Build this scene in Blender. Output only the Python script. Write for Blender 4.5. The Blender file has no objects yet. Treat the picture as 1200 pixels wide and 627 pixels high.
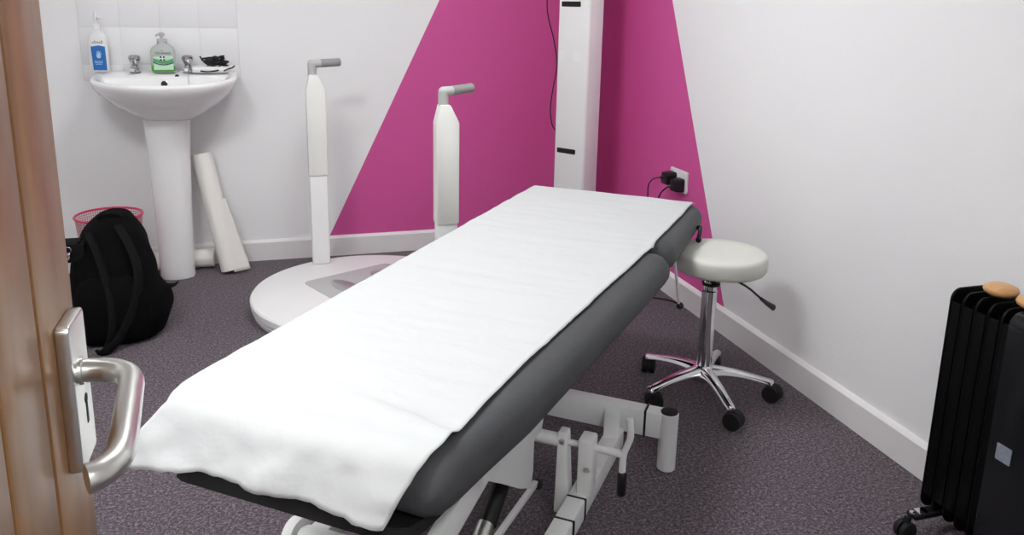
import bpy, bmesh, math, random
from mathutils import Vector, Matrix, noise
random.seed(7)
C = bpy.context.scene
COL = C.collection
V = Vector
R = math.radians
XR, YB, XL, YF, ZC = 1.62, 3.83, -1.30, -0.14, 2.45   # room: right, back, left, front, ceiling

# ------------------------------------------------------------------ materials
def srgb(r, g, b):
    f = lambda c: (c/255/12.92) if c/255 <= .04045 else ((c/255+.055)/1.055)**2.4
    return (f(r), f(g), f(b), 1)
def mat(name, col, rough=.5, metal=0, bump=0, bscale=200, var=0, vscale=30, coat=0, trans=0, ior=1.45, spec=.5, detail=3, sheen=0):
    m = bpy.data.materials.new(name); m.use_nodes = True
    nt = m.node_tree; b = nt.nodes['Principled BSDF']
    b.inputs['Base Color'].default_value = col
    b.inputs['Roughness'].default_value = rough; b.inputs['Metallic'].default_value = metal
    b.inputs['Coat Weight'].default_value = coat; b.inputs['Transmission Weight'].default_value = trans
    b.inputs['IOR'].default_value = ior; b.inputs['Specular IOR Level'].default_value = spec
    b.inputs['Sheen Weight'].default_value = sheen
    tc = nt.nodes.new('ShaderNodeTexCoord')
    if var:
        n = nt.nodes.new('ShaderNodeTexNoise'); n.inputs['Scale'].default_value = vscale; n.inputs['Detail'].default_value = detail
        r = nt.nodes.new('ShaderNodeValToRGB')
        r.color_ramp.elements[0].position = .3; r.color_ramp.elements[1].position = .7
        r.color_ramp.elements[0].color = tuple(c*(1-var) for c in col[:3])+(1,)
        r.color_ramp.elements[1].color = tuple(min(1, c*(1+var)) for c in col[:3])+(1,)
        nt.links.new(tc.outputs['Object'], n.inputs['Vector']); nt.links.new(n.outputs['Fac'], r.inputs['Fac'])
        nt.links.new(r.outputs['Color'], b.inputs['Base Color'])
    if bump:
        n = nt.nodes.new('ShaderNodeTexNoise'); n.inputs['Scale'].default_value = bscale; n.inputs['Detail'].default_value = 2
        bp = nt.nodes.new('ShaderNodeBump'); bp.inputs['Strength'].default_value = bump; bp.inputs['Distance'].default_value = .002
        nt.links.new(tc.outputs['Object'], n.inputs['Vector']); nt.links.new(n.outputs['Fac'], bp.inputs['Height'])
        nt.links.new(bp.outputs['Normal'], b.inputs['Normal'])
    return m
def carpet_mat():
    m = bpy.data.materials.new('carpet'); m.use_nodes = True
    nt = m.node_tree; b = nt.nodes['Principled BSDF']; b.inputs['Roughness'].default_value = .95
    b.inputs['Specular IOR Level'].default_value = .15; b.inputs['Sheen Weight'].default_value = .2
    tc = nt.nodes.new('ShaderNodeTexCoord')
    n1 = nt.nodes.new('ShaderNodeTexNoise'); n1.inputs['Scale'].default_value = 125; n1.inputs['Detail'].default_value = 4; n1.inputs['Roughness'].default_value = .95
    r = nt.nodes.new('ShaderNodeValToRGB'); e = r.color_ramp.elements
    e[0].position = .37; e[0].color = srgb(40, 34, 40); e[1].position = .64; e[1].color = srgb(156, 146, 153)
    k = e.new(.5); k.color = srgb(84, 75, 82)
    n2 = nt.nodes.new('ShaderNodeTexNoise'); n2.inputs['Scale'].default_value = 60; n2.inputs['Detail'].default_value = 3
    mx = nt.nodes.new('ShaderNodeMix'); mx.data_type = 'RGBA'; mx.blend_type = 'MULTIPLY'; mx.inputs['Factor'].default_value = .5
    r2 = nt.nodes.new('ShaderNodeValToRGB'); r2.color_ramp.elements[0].position = .35; r2.color_ramp.elements[0].color = (.62, .55, .6, 1)
    r2.color_ramp.elements[1].position = .65; r2.color_ramp.elements[1].color = (1, 1, 1, 1)
    for n in (n1, n2): nt.links.new(tc.outputs['Object'], n.inputs['Vector'])
    nt.links.new(n1.outputs['Fac'], r.inputs['Fac']); nt.links.new(n2.outputs['Fac'], r2.inputs['Fac'])
    nt.links.new(r.outputs['Color'], mx.inputs['A']); nt.links.new(r2.outputs['Color'], mx.inputs['B'])
    nt.links.new(mx.outputs['Result'], b.inputs['Base Color'])
    bp = nt.nodes.new('ShaderNodeBump'); bp.inputs['Strength'].default_value = .2; bp.inputs['Distance'].default_value = .004
    nt.links.new(n1.outputs['Fac'], bp.inputs['Height']); nt.links.new(bp.outputs['Normal'], b.inputs['Normal'])
    return m
def wood_mat(name, a, bcol, rough=.35, sc=(60, 60, 2.2)):
    m = bpy.data.materials.new(name); m.use_nodes = True
    nt = m.node_tree; b = nt.nodes['Principled BSDF']; b.inputs['Roughness'].default_value = rough
    b.inputs['Coat Weight'].default_value = .2; b.inputs['Coat Roughness'].default_value = .25; b.inputs['Specular IOR Level'].default_value = .35
    tc = nt.nodes.new('ShaderNodeTexCoord'); mp = nt.nodes.new('ShaderNodeMapping'); mp.inputs['Scale'].default_value = sc
    n = nt.nodes.new('ShaderNodeTexNoise'); n.inputs['Scale'].default_value = 1.6; n.inputs['Detail'].default_value = 6; n.inputs['Distortion'].default_value = .4
    r = nt.nodes.new('ShaderNodeValToRGB'); r.color_ramp.elements[0].position = .3; r.color_ramp.elements[1].position = .72
    r.color_ramp.elements[0].color = a; r.color_ramp.elements[1].color = bcol
    nt.links.new(tc.outputs['Object'], mp.inputs['Vector']); nt.links.new(mp.outputs['Vector'], n.inputs['Vector'])
    nt.links.new(n.outputs['Fac'], r.inputs['Fac']); nt.links.new(r.outputs['Color'], b.inputs['Base Color'])
    bp = nt.nodes.new('ShaderNodeBump'); bp.inputs['Strength'].default_value = .12; bp.inputs['Distance'].default_value = .001
    nt.links.new(n.outputs['Fac'], bp.inputs['Height']); nt.links.new(bp.outputs['Normal'], b.inputs['Normal'])
    return m
def emit_mat(name, col, s):
    m = bpy.data.materials.new(name); m.use_nodes = True; b = m.node_tree.nodes['Principled BSDF']
    b.inputs['Emission Color'].default_value = col; b.inputs['Emission Strength'].default_value = s
    b.inputs['Base Color'].default_value = col
    return m
M = dict(
    wall=mat('white_wall_paint', srgb(238, 238, 239), .75, bump=.25, bscale=260),
    pink=mat('magenta_wall_paint', srgb(206, 84, 152), .7, bump=.25, bscale=260),
    ceiling=mat('ceiling_paint', srgb(240, 240, 240), .8, bump=.1),
    skirting=mat('white_gloss_paint', srgb(232, 230, 230), .35, bump=.05, bscale=20),
    tile=mat('white_ceramic_tile', srgb(236, 236, 238), .3),
    grout=mat('grout', srgb(224, 223, 224), .9),
    carpet=carpet_mat(),
    oak=wood_mat('oak_veneer', srgb(136, 94, 58), srgb(170, 128, 86), .36, (90, 14, 2.4)),
    oakdark=mat('dark_groove', srgb(50, 30, 18), .8),
    steel=mat('satin_steel', srgb(222, 222, 218), .3, 1, bump=.02, bscale=400),
    tapmetal=mat('worn_chrome', srgb(196, 196, 200), .12, 1),
    chrome=mat('polished_chrome', srgb(225, 225, 228), .09, 1),
    ceramic=mat('white_glazed_ceramic', srgb(240, 240, 240), .16, coat=.4),
    ceramicd=mat('black_hole', srgb(12, 12, 12), .6),
    plastw=mat('white_plastic', srgb(236, 236, 236), .35, bump=.03, bscale=60),
    enamel=mat('white_powder_coated_steel', srgb(228, 229, 228), .4, bump=.06, bscale=300),
    cream=mat('ivory_soft_plastic', srgb(236, 236, 231), .5),
    greyp=mat('light_grey_plastic', srgb(150, 150, 149), .45, bump=.06, bscale=300),
    padgrey=mat('smooth_grey_steel', srgb(168, 168, 170), .3, .3),
    lgrey=mat('pale_grey_panel', srgb(188, 188, 188), .45),
    paper=mat('white_couch_paper', srgb(200, 202, 203), .85, bump=.5, bscale=45, spec=.2),
    paper2=mat('rolled_paper', srgb(238, 236, 231), .85, bump=.3, bscale=60, spec=.2),
    vinyl=mat('charcoal_vinyl', srgb(70, 71, 74), .6, bump=.15, bscale=420, var=.06, vscale=60),
    black=mat('black_plastic', srgb(17, 17, 18), .4),
    blackr=mat('black_rubber', srgb(14, 14, 15), .7),
    blackenamel=mat('black_enamel', srgb(7, 7, 8), .5, spec=.15),
    gloss=mat('gloss_black_panel', srgb(22, 23, 26), .22),
    cable=mat('black_cable', srgb(14, 13, 15), .5),
    canvas=mat('black_nylon_fabric', srgb(8, 8, 9), .9, bump=.8, bscale=500, var=.2, vscale=14, spec=.12),
    canvas2=mat('black_webbing', srgb(12, 12, 14), .8, bump=.5, bscale=500, spec=.18),
    binpink=mat('pink_wire_mesh', srgb(206, 58, 100), .4),
    cushion=mat('pale_grey_vinyl', srgb(212, 213, 205), .36, bump=.06, bscale=200),
    blue=mat('blue_label', srgb(30, 105, 180), .4),
    lblue=mat('pale_blue_print', srgb(170, 205, 232), .5),
    ink=mat('dark_print', srgb(60, 66, 80), .6),
    white=mat('white_print', srgb(240, 240, 240), .5),
    liquid=mat('green_soap', srgb(96, 176, 74), .25, trans=.25),
    clear=mat('clear_bottle_plastic', srgb(222, 228, 224), .25, trans=.45),
    palegreen=mat('pale_green_label', srgb(190, 224, 198), .5),
    midgreen=mat('mid_green_label', srgb(96, 160, 110), .5),
    red=mat('red_print', srgb(190, 80, 90), .5),
    beech=wood_mat('pale_beech', srgb(196, 146, 92), srgb(214, 168, 116), .4, (8, 60, 60)),
    silver=mat('silver_sticker', srgb(150, 158, 172), .4, .3, var=.15, vscale=160),
    socketw=mat('socket_white', srgb(222, 222, 226), .3),
)

# ------------------------------------------------------------------ object helpers
def root(name, loc=(0, 0, 0), rz=0, label=None, cat=None, group=None, kind=None):
    o = bpy.data.objects.new(name, None); COL.objects.link(o); o.empty_display_size = .05
    o.location = loc; o.rotation_euler = (0, 0, rz)
    return tag(o, label, cat, group, kind)
def tag(o, label=None, cat=None, group=None, kind=None):
    if label: o['label'] = label
    if cat: o['category'] = cat
    if group: o['group'] = group
    if kind: o['kind'] = kind
    return o
def basemat(o):
    m = Matrix.Identity(4)
    while o is not None:
        m = Matrix.Translation(o.location) @ o.rotation_euler.to_matrix().to_4x4() @ m
        o = o.parent
    return m
class B:
    """collects shapes; build() links them as one mesh object"""
    def __init__(s): s.bm = bmesh.new(); s.mats = []
    def mi(s, m):
        if m is None: return 0
        if m not in s.mats: s.mats.append(m)
        return s.mats.index(m)
    def merge(s, t, m=None, mtx=None):
        k = s.mi(m)
        if mtx: bmesh.ops.transform(t, matrix=mtx, verts=t.verts)
        for f in t.faces: f.material_index = k
        me = bpy.data.meshes.new('t'); t.to_mesh(me); t.free(); s.bm.from_mesh(me); bpy.data.meshes.remove(me)
        return s
    def box(s, a, b, bev=0, m=None, mtx=None, seg=2):
        t = bmesh.new(); bmesh.ops.create_cube(t, size=1)
        a, b = V(a), V(b)
        for v in t.verts: v.co = V(((a[i]+b[i])/2+v.co[i]*(b[i]-a[i])) for i in range(3))
        if bev: bmesh.ops.bevel(t, geom=t.edges[:], offset=bev, segments=seg, affect='EDGES', profile=.5)
        return s.merge(t, m, mtx)
    def bar(s, p0, p1, w, h, up=(0, 0, 1), w1=None, h1=None, bev=.002, m=None):
        p0, p1 = V(p0), V(p1); d = (p1-p0).normalized(); x = d.cross(V(up)).normalized(); y = x.cross(d)
        w1 = w if w1 is None else w1; h1 = h if h1 is None else h1
        t = bmesh.new(); vs = []
        for p, a, b in ((p0, w, h), (p1, w1, h1)):
            vs.append([t.verts.new(p+x*(a/2*i)+y*(b/2*j)) for i, j in ((-1, -1), (1, -1), (1, 1), (-1, 1))])
        t.faces.new(vs[0][::-1]); t.faces.new(vs[1])
        for i in range(4): t.faces.new((vs[0][i], vs[0][(i+1) % 4], vs[1][(i+1) % 4], vs[1][i]))
        if bev: bmesh.ops.bevel(t, geom=t.edges[:], offset=bev, segments=2, affect='EDGES', profile=.5)
        return s.merge(t, m)
    def loft(s, rings, m=None, cap=True, close=True):
        t = bmesh.new(); R_ = [[t.verts.new(p) for p in r] for r in rings]; n = len(R_[0])
        for a, b in zip(R_, R_[1:]):
            for i in range(n if close else n-1):
                t.faces.new((a[i], a[(i+1) % n], b[(i+1) % n], b[i]))
        if cap:
            t.faces.new(R_[0][::-1]); t.faces.new(R_[-1])
        bmesh.ops.recalc_face_normals(t, faces=t.faces)
        return s.merge(t, m)
    def lathe(s, prof, c=(0, 0, 0), n=32, m=None, axis=(0, 0, 1), sy=1, cap=True):
        """prof = [(radius, height)], about an axis through c"""
        q = V((0, 0, 1)).rotation_difference(V(axis).normalized()).to_matrix(); c = V(c)
        return s.loft([[c+q @ V((r*math.cos(a), r*sy*math.sin(a), h)) for a in [2*math.pi*i/n for i in range(n)]] for r, h in prof], m, cap)
    def cyl(s, p0, p1, r, r1=None, n=24, bev=0, m=None):
        p0, p1 = V(p0), V(p1); L = (p1-p0).length; r1 = r if r1 is None else r1
        pr = [(r, 0), (r1, L)] if not bev else [(r-bev, 0), (r, bev), (r1, L-bev), (r1-bev, L)]
        return s.lathe(pr, p0, n, m, p1-p0)
    def tube(s, pts, r, n=12, m=None, sm=True, res=6, flat=1):
        pts = [V(p) for p in pts]
        if sm and len(pts) > 2:
            q = [pts[0]*2-pts[1]]+pts+[pts[-1]*2-pts[-2]]; out = []
            for i in range(1, len(q)-2):
                a, b, c, d = q[i-1:i+3]
                for k in range(res):
                    t = k/res
                    out.append(.5*((2*b)+(c-a)*t+(2*a-5*b+4*c-d)*t*t+(3*b-a-3*c+d)*t**3))
            pts = out+[pts[-1]]
        rings = []; d = (pts[1]-pts[0]).normalized(); x = d.orthogonal().normalized()
        for i, p in enumerate(pts):
            d = (pts[min(i+1, len(pts)-1)]-pts[max(i-1, 0)]).normalized()
            x = (x-d*x.dot(d)).normalized(); y = d.cross(x)
            rr = r(i/(len(pts)-1)) if callable(r) else r
            rings.append([p+x*(rr*math.cos(a))+y*(rr*flat*math.sin(a)) for a in [2*math.pi*k/n for k in range(n)]])
        return s.loft(rings, m)
    def prism(s, poly, f0, f1, bev=0, m=None):
        """poly = 2D points, f0/f1 map a 2D point to the front/back 3D point"""
        t = bmesh.new(); a = [t.verts.new(f0(p)) for p in poly]; b = [t.verts.new(f1(p)) for p in poly]; n = len(poly)
        t.faces.new(a[::-1]); t.faces.new(b)
        for i in range(n): t.faces.new((a[i], a[(i+1) % n], b[(i+1) % n], b[i]))
        bmesh.ops.recalc_face_normals(t, faces=t.faces)
        if bev: bmesh.ops.bevel(t, geom=t.edges[:], offset=bev, segments=2, affect='EDGES', profile=.5)
        return s.merge(t, m)
    def ball(s, c, r, m=None, sc=(1, 1, 1), n=20):
        t = bmesh.new(); bmesh.ops.create_uvsphere(t, u_segments=n, v_segments=n//2, radius=r)
        for v in t.verts: v.co = V(c)+V((v.co.x*sc[0], v.co.y*sc[1], v.co.z*sc[2]))
        return s.merge(t, m)
    def build(s, name, m, parent=None, local=False, angle=35, label=None):
        me = bpy.data.meshes.new(name); s.bm.to_mesh(me); s.bm.free()
        me.materials.append(m)
        for x in s.mats:
            if x is not m: me.materials.append(x)
        if s.mats:   # remap: internal list index -> slot
            slot = {x: list(me.materials).index(x) for x in s.mats}
            for p in me.polygons: p.material_index = slot[s.mats[min(p.material_index, len(s.mats)-1)]] if s.used(p) else 0
        for p in me.polygons: p.use_smooth = True
        me.set_sharp_from_angle(angle=R(angle))
        if parent is not None and not local: me.transform(basemat(parent).inverted())
        o = bpy.data.objects.new(name, me); COL.objects.link(o); o.parent = parent
        if label: o['label'] = label
        return o
    def used(s, p): return True
def struct(name, b, m, parent=None):
    o = b.build(name, m, parent)
    if parent is None: o['kind'] = 'structure'
    return o
def solo(b, name, m, label, cat, group=None, origin=None, **k):
    """a top-level thing that is one mesh, its origin moved to its base"""
    o = b.build(name, m, None, **k)
    if origin: o.data.transform(Matrix.Translation(-V(origin))); o.location = origin
    return tag(o, label, cat, group)
def copy_tree(o, parent=None):
    c = o.copy(); COL.objects.link(c); c.parent = parent
    for ch in list(o.children): copy_tree(ch, c)
    return c
def text(s, size, m, parent, origin, xdir, ydir, name='lettering', thick=.0003):
    """raised lettering on a surface; xdir = reading direction, ydir = up"""
    cu = bpy.data.curves.new('t', 'FONT'); cu.body = s; cu.size = size; cu.align_x = 'CENTER'; cu.align_y = 'CENTER'; cu.extrude = thick; cu.resolution_u = 2
    t = bpy.data.objects.new('t', cu); COL.objects.link(t)
    dg = bpy.context.evaluated_depsgraph_get(); me = bpy.data.meshes.new_from_object(t.evaluated_get(dg))
    bpy.data.objects.remove(t)
    x = V(xdir).normalized(); y = V(ydir).normalized(); z = x.cross(y)
    mt = Matrix((x, y, z)).transposed().to_4x4(); mt.translation = V(origin)
    me.transform(mt)
    if parent is not None: me.transform(basemat(parent).inverted())
    me.materials.clear(); me.materials.append(m)
    o = bpy.data.objects.new(name, me); COL.objects.link(o); o.parent = parent
    return o
def rrect(x0, x1, y0, y1, r, n=6):
    pts = []
    for cx, cy, a0 in ((x1-r, y1-r, 0), (x0+r, y1-r, 90), (x0+r, y0+r, 180), (x1-r, y0+r, 270)):
        for k in range(n+1):
            a = R(a0+90*k/n); pts.append((cx+r*math.cos(a), cy+r*math.sin(a)))
    return pts
def at(cx=0, cy=0, cz=0): return V((cx, cy, cz))

# ------------------------------------------------------------------ room
b = B(); b.box((XL-.1, YF-1.6, -.08), (XR+.1, YB+.1, 0)); struct('floor', b, M['carpet'])
b = B(); b.box((XL-.1, YF-1.6, ZC), (XR+.1, YB+.1, ZC+.08)); struct('ceiling', b, M['ceiling'])
# back wall: white part and the magenta triangle are paint on one wall
def wall(name, polys, axis, c, t):
    """polys = [(pts2d, material)] on the plane axis=c, thickness t outwards"""
    b = B()
    for pts, m in polys:
        if axis == 'y': f0 = lambda p: V((p[0], c, p[1])); f1 = lambda p: V((p[0], c+t, p[1]))
        else: f0 = lambda p: V((c, p[0], p[1])); f1 = lambda p: V((c+t, p[0], p[1]))
        b.prism(pts, f0, f1, m=m)
    o = b.build(name, polys[0][1]); o['kind'] = 'structure'; return o
kb = (.779-.238)/(1.234-.112); xb = lambda z: .238+(z-.112)*kb
kr = (3.084-2.512)/(1.249-.105); yr = lambda z: 2.512+(z-.105)*kr
wb = wall('wall_back', [([(XL-.1, 0), (xb(0), 0), (xb(ZC), ZC), (XL-.1, ZC)], M['wall']),
                   ([(xb(0), 0), (XR+.1, 0), (XR+.1, ZC), (xb(ZC), ZC)], M['pink'])], 'y', YB, .1)
wall('wall_right', [([(YF-.1, 0), (yr(0), 0), (yr(ZC), ZC), (YF-.1, ZC)], M['wall']),
                    ([(yr(0), 0), (YB, 0), (YB, ZC), (yr(ZC), ZC)], M['pink'])], 'x', XR, .1)
wall('wall_left', [([(YF-.1, 0), (YB, 0), (YB, ZC), (YF-.1, ZC)], M['wall'])], 'x', XL, -.1)
DX0, DX1, DZ = -.235, .62, 2.03
b = B(); b.box((XL, YF-.1, 0), (DX0-.03, YF, ZC)); b.box((DX1+.03, YF-.1, 0), (XR, YF, ZC)); b.box((DX0-.03, YF-.1, DZ+.03), (DX1+.03, YF, ZC))
struct('wall_front', b, M['wall'])
b = B(); b.box((DX0-.03, YF-.1, 0), (DX0, YF-.001, DZ)); b.box((DX1, YF-.1, 0), (DX1+.03, YF-.001, DZ)); b.box((DX0-.03, YF-.1, DZ), (DX1+.03, YF-.001, DZ+.03))
struct('trim_1', b, M['oak'])
b = B(); b.box((XL-.1, YF-1.7, 0), (XR+.1, YF-1.6, ZC)); b.box((XL-.1, YF-1.6, 0), (XL, YF-.1, ZC)); b.box((XR, YF-1.6, 0), (XR+.1, YF-.1, ZC))
struct('wall_corridor', b, M['wall'])
# skirting boards with a chamfered top
def skirt(name, p0, p1, nrm):
    b = B(); n = V(nrm); prof = [(0, 0), (.018, 0), (.018, .0885), (.0165, .0905), (.004, .0995), (0, .0995)]
    b.prism(prof, lambda q: V(p0)+n*q[0]+V((0, 0, q[1])), lambda q: V(p1)+n*q[0]+V((0, 0, q[1])))
    return struct(name, b, M['skirting'])
skirt('baseboard_back', (XL, YB, 0), (XR, YB, 0), (0, -1, 0))
skirt('baseboard_right', (XR, YF, 0), (XR, YB-.018, 0), (-1, 0, 0))
skirt('baseboard_left', (XL, YF, 0), (XL, YB-.018, 0), (1, 0, 0))
# tiled splashback
b = B(); b.box((-.785, YB-.003, .86), (-.14, YB, 1.42), m=M['grout'])
for i in range(4):
    for j in range(-1, 3):
        z0 = .93+.16*j; z1 = z0+.16
        if j < 0: z0 = .862
        b.box((-.783+.16*i+.0008, YB-.0045, z0+.0008), (-.783+.16*i+.1592, YB-.001, z1-.0008), .0006, m=M['tile'])
b.build('tile_splashback', M['tile'], wb)
# ceiling lights: one over the couch, two unseen panels added for fill
def light_panel(x, y, label, power, sx=.3, sy=.3):
    t = root('ceiling_light', (x, y, ZC), 0, label, 'light', 'recessed ceiling light panels')
    b = B()
    for a, c in (((-sx, -sy), (sx, -sy+.02)), ((-sx, sy-.02), (sx, sy)), ((-sx, -sy+.02), (-sx+.02, sy-.02)), ((sx-.02, -sy+.02), (sx, sy-.02))):
        b.box((x+a[0], y+a[1], ZC-.012), (x+c[0], y+c[1], ZC-.0005), .002)
    b.build('frame', M['enamel'], t)
    b = B(); b.box((x-sx+.021, y-sy+.021, ZC-.008), (x+sx-.021, y+sy-.021, ZC-.002)); b.build('diffuser', emit_mat('light_panel_diffuser', (.985, 1, .995, 1), power), t)
light_panel(.42, 2.35, 'square lit ceiling panel above the head of the treatment couch', 18)
light_panel(-.72, 1.15, 'added unseen fill light panel on the ceiling near the left wall', 31)  # added unseen panel, evens out the light on the right wall
light_panel(.25, -1.0, 'added unseen fill light panel in the corridor outside the door', 27)  # added unseen panel, frontal fill through the doorway


# ------------------------------------------------------------------ door (open, hinged on the left, seen almost edge on)
FX = -.175
b = B(); y0, y1 = YF+.02, .727
segs = [y0]; grooves = [.531, .624]
edges = [y0]+grooves+[y1]
b.box((FX-.044, y0, .008), (FX-.004, y1-.001, 2.0), .001, m=M['oakdark'])
for a, c in zip(edges, edges[1:]):
    b.box((FX-.006, a+.0035 if a != y0 else a, .008), (FX, c-.0035 if c != y1 else c, 2.0), .0012, m=M['oak'])
b.box((FX-.0445, y1-.006, .008), (FX-.0055, y1, 2.0), .0008, m=M['oak'])
b.box((FX-.0455, y0, .008), (FX-.0435, y1, 2.0), 0, m=M['oak'])
door = struct('door_1', b, M['oak'])
h = bpy.data.objects.new('door_handle', None)
bp_ = B(); bp_.prism(rrect(.660, .712, .818, .947, .005), lambda p: V((FX, p[0], p[1])), lambda p: V((FX+.011, p[0], p[1])), .002)
hp = bp_.build('door_handle', M['steel'], door)
hp['label'] = 'satin steel lever handle plate'
b = B()
HZ = .9
b.tube([(FX+.009, .684, HZ), (-.153, .682, HZ), (-.141, .679, HZ), (-.129, .670, HZ), (-.1215, .654, HZ), (-.1185, .629, HZ), (-.1125, .563, HZ), (-.1115, .541, HZ), (-.114, .527, HZ), (-.119, .518, HZ), (-.1225, .5145, HZ), (-.1265, .5125, HZ)], .0098, 20, res=5)
b.lathe([(.0115, 0), (.0115, .002), (.0105, .003)], (FX+.011, .683, HZ), 24, axis=(1, 0, 0))
b.build('lever', M['steel'], hp)
b = B(); b.cyl((FX+.0105, .690, .872), (FX+.0115, .690, .872), .0045); b.box((FX+.0105, .6875, .850), (FX+.0115, .6925, .872), 0)
b.build('keyhole', M['ceramicd'], hp)

# ------------------------------------------------------------------ wash basin
SX = -.435
t = root('wash_basin', (SX, 3.66, 0), 0, 'white ceramic pedestal wash basin fixed to the tiled back wall', 'sink')
def bring(a, bf, bb, cy, z, n=56, ex=2.3):
    out = []
    for k in range(n):
        th = 2*math.pi*k/n; c, s_ = math.cos(th), math.sin(th)
        e = ex if s_ < 0 else 7
        rr = (abs(c)**e+abs(s_)**e)**(-1/e)
        x = a*c*rr; y = (bf if s_ < 0 else bb)*s_*rr
        out.append(V((SX+x, cy+y, z)))
    return out
cy = 3.66; bb = YB-.009-cy
rings = [bring(.085, .07, bb-.06, 3.69, .705), bring(.11, .10, bb-.04, 3.69, .715), bring(.16, .14, bb-.025, 3.68, .745), bring(.215, .18, bb+.0, cy, .785),
         bring(.258, .222, bb, cy, .825), bring(.279, .242, bb, cy, .855), bring(.286, .249, bb, cy, .873), bring(.287, .25, bb, cy, .882), bring(.284, .247, bb, cy, .889), bring(.276, .239, bb-.002, cy, .892),
         bring(.262, .222, bb-.012, cy, .889)]
bowl = [bring(.243, .205, .035, 3.625, .884, ex=2.2), bring(.236, .198, .028, 3.625, .872, ex=2.2), bring(.215, .18, .018, 3.62, .83, ex=2.2), bring(.17, .14, .0, 3.61, .785, ex=2.1), bring(.09, .08, -.02, 3.60, .762, ex=2), bring(.03, .03, .02, 3.59, .758, ex=2)]
for r_ in bowl:
    for i, p in enumerate(r_): pass
for r_ in rings+bowl:
    for p in r_:
        k = max(0, min(1, (p.z-.78)/.1)); p.z += k*(.012-.030*max(0, min(1, (3.74-p.y)/.33)))
b = B(); b.loft(rings+bowl)
basin = b.build('basin', M['ceramic'], t, angle=60)
b = B(); b.lathe([(.014, 0), (.014, .003), (.0125, .004)], (SX-.006, 3.642, .861), 20, axis=(0, -1, .15), m=M['chrome']); b.lathe([(.0125, .003), (.0125, .0048)], (SX-.006, 3.642, .861), 20, axis=(0, -1, .15), m=M['ceramicd'])
b.build('overflow', M['chrome'], basin)
b = B()
def ped(w, d, z, yy): 
    return [V((SX-.012+w*math.cos(a)*(1 if True else 1), yy+d*math.sin(a), z)) for a in [2*math.pi*k/40 for k in range(40)]]
b.loft([ped(.071, .052, 0, 3.665), ped(.074, .055, .012, 3.665), ped(.072, .053, .04, 3.665), ped(.077, .056, .3, 3.67), ped(.086, .06, .55, 3.675), ped(.094, .065, .69, 3.68), ped(.1, .07, .735, 3.685)])
b.build('pedestal', M['ceramic'], t, angle=60)
def tap(x, name='tap'):
    b = B(); b.lathe([(.023, 0), (.023, .004), (.017, .01), (.0155, .024), (.019, .028), (.014, .032)], (x, 3.765, .901), 24)
    b.tube([(x, 3.762, .924), (x, 3.735, .926), (x, 3.705, .924), (x, 3.695, .917)], .0095, 12)
    o = b.build(name, M['tapmetal'], t)
    b = B(); b.lathe([(.011, 0), (.0125, .004), (.02, .016), (.0245, .028), (.0245, .037), (.02, .043), (.012, .046)], (x, 3.765, .930), 10)
    b.build('knob', M['tapmetal'], o, angle=20)
tap(SX-.133); tap(SX+.08)

# ---- things on the basin ledge
def bottle(name, c, w, d, hh, sh, neck, label, mm, cat='bottle'):
    t = root(name, c, 0, label, cat)
    b = B(); prof = [(.8, 0), (.97, .004), (1, .012), (1, hh*.5), (.98, hh-sh), (.86, hh-sh*.55), (.6, hh-sh*.2), (neck/w, hh), (neck/w, hh+.01)]
    b.loft([[V((c[0]+w*s_*math.copysign(abs(math.cos(a))**.75, math.cos(a)), c[1]+(d*s_ if s_ > .7 else w*s_ if w*s_ < d else d)*math.copysign(abs(math.sin(a))**.75, math.sin(a)), c[2]+z)) for a in [2*math.pi*k/32 for k in range(32)]] for s_, z in prof])
    body = b.build('bottle_body', mm, t, angle=50)
    return t, body
c = V((-.700, 3.748, .9055))
t, body = bottle('hand_cream_bottle', c, .036, .022, .172, .026, .011, 'tall white pump bottle with blue hand-print label at the left end of the basin', M['plastw'])
b = B(); b.lathe([(.0135, .175), (.0135, .197), (.006, .199), (.005, .211), (.0085, .213), (.0085, .232), (.005, .245), (.0045, .25)], c, 20)
b.tube([(c.x, c.y, c.z+.225), (c.x+.012, c.y-.012, c.z+.225), (c.x+.022, c.y-.02, c.z+.219)], .0045, 10)
b.build('pump', M['plastw'], t)
b = B(); b.prism([(c.x-.021, c.z+.008), (c.x+.031, c.z+.008), (c.x+.029, c.z+.106), (c.x+.006, c.z+.111), (c.x-.025, c.z+.106)], lambda p: V((p[0], c.y-.0222, p[1])), lambda p: V((p[0], c.y-.0232, p[1])))
lab = b.build('blue_panel', M['blue'], body, label='blue printed panel')
b = B(); pc = V((c.x+.003, c.y-.0234, c.z+.066))
b.lathe([(.0085, 0), (.0085, .0004)], pc, 20, axis=(0, -1, 0))
for ang, L in ((-52, .013), (-20, .021), (0, .023), (18, .021), (42, .016)):
    dx, dz = math.sin(R(ang)), math.cos(R(ang))
    b.bar(pc+V((dx*.006, -.0001, dz*.006)), pc+V((dx*L, -.0001, dz*L)), .0038, .0006, (0, -1, 0), .0028, .0006, bev=0)
b.build('hand_print', M['lblue'], lab)
b = B()
for k, w_ in enumerate((.032, .03, .024)): b.box((c.x+.001-w_/2, c.y-.0238, c.z+.044-k*.006), (c.x+.001+w_/2, c.y-.0233, c.z+.0465-k*.006))
b.build('small_print', M['lblue'], lab)
text('clinell', .018, M['ink'], body, (c.x+.002, c.y-.0228, c.z+.124), (1, 0, 0), (0, 0, 1))

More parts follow.
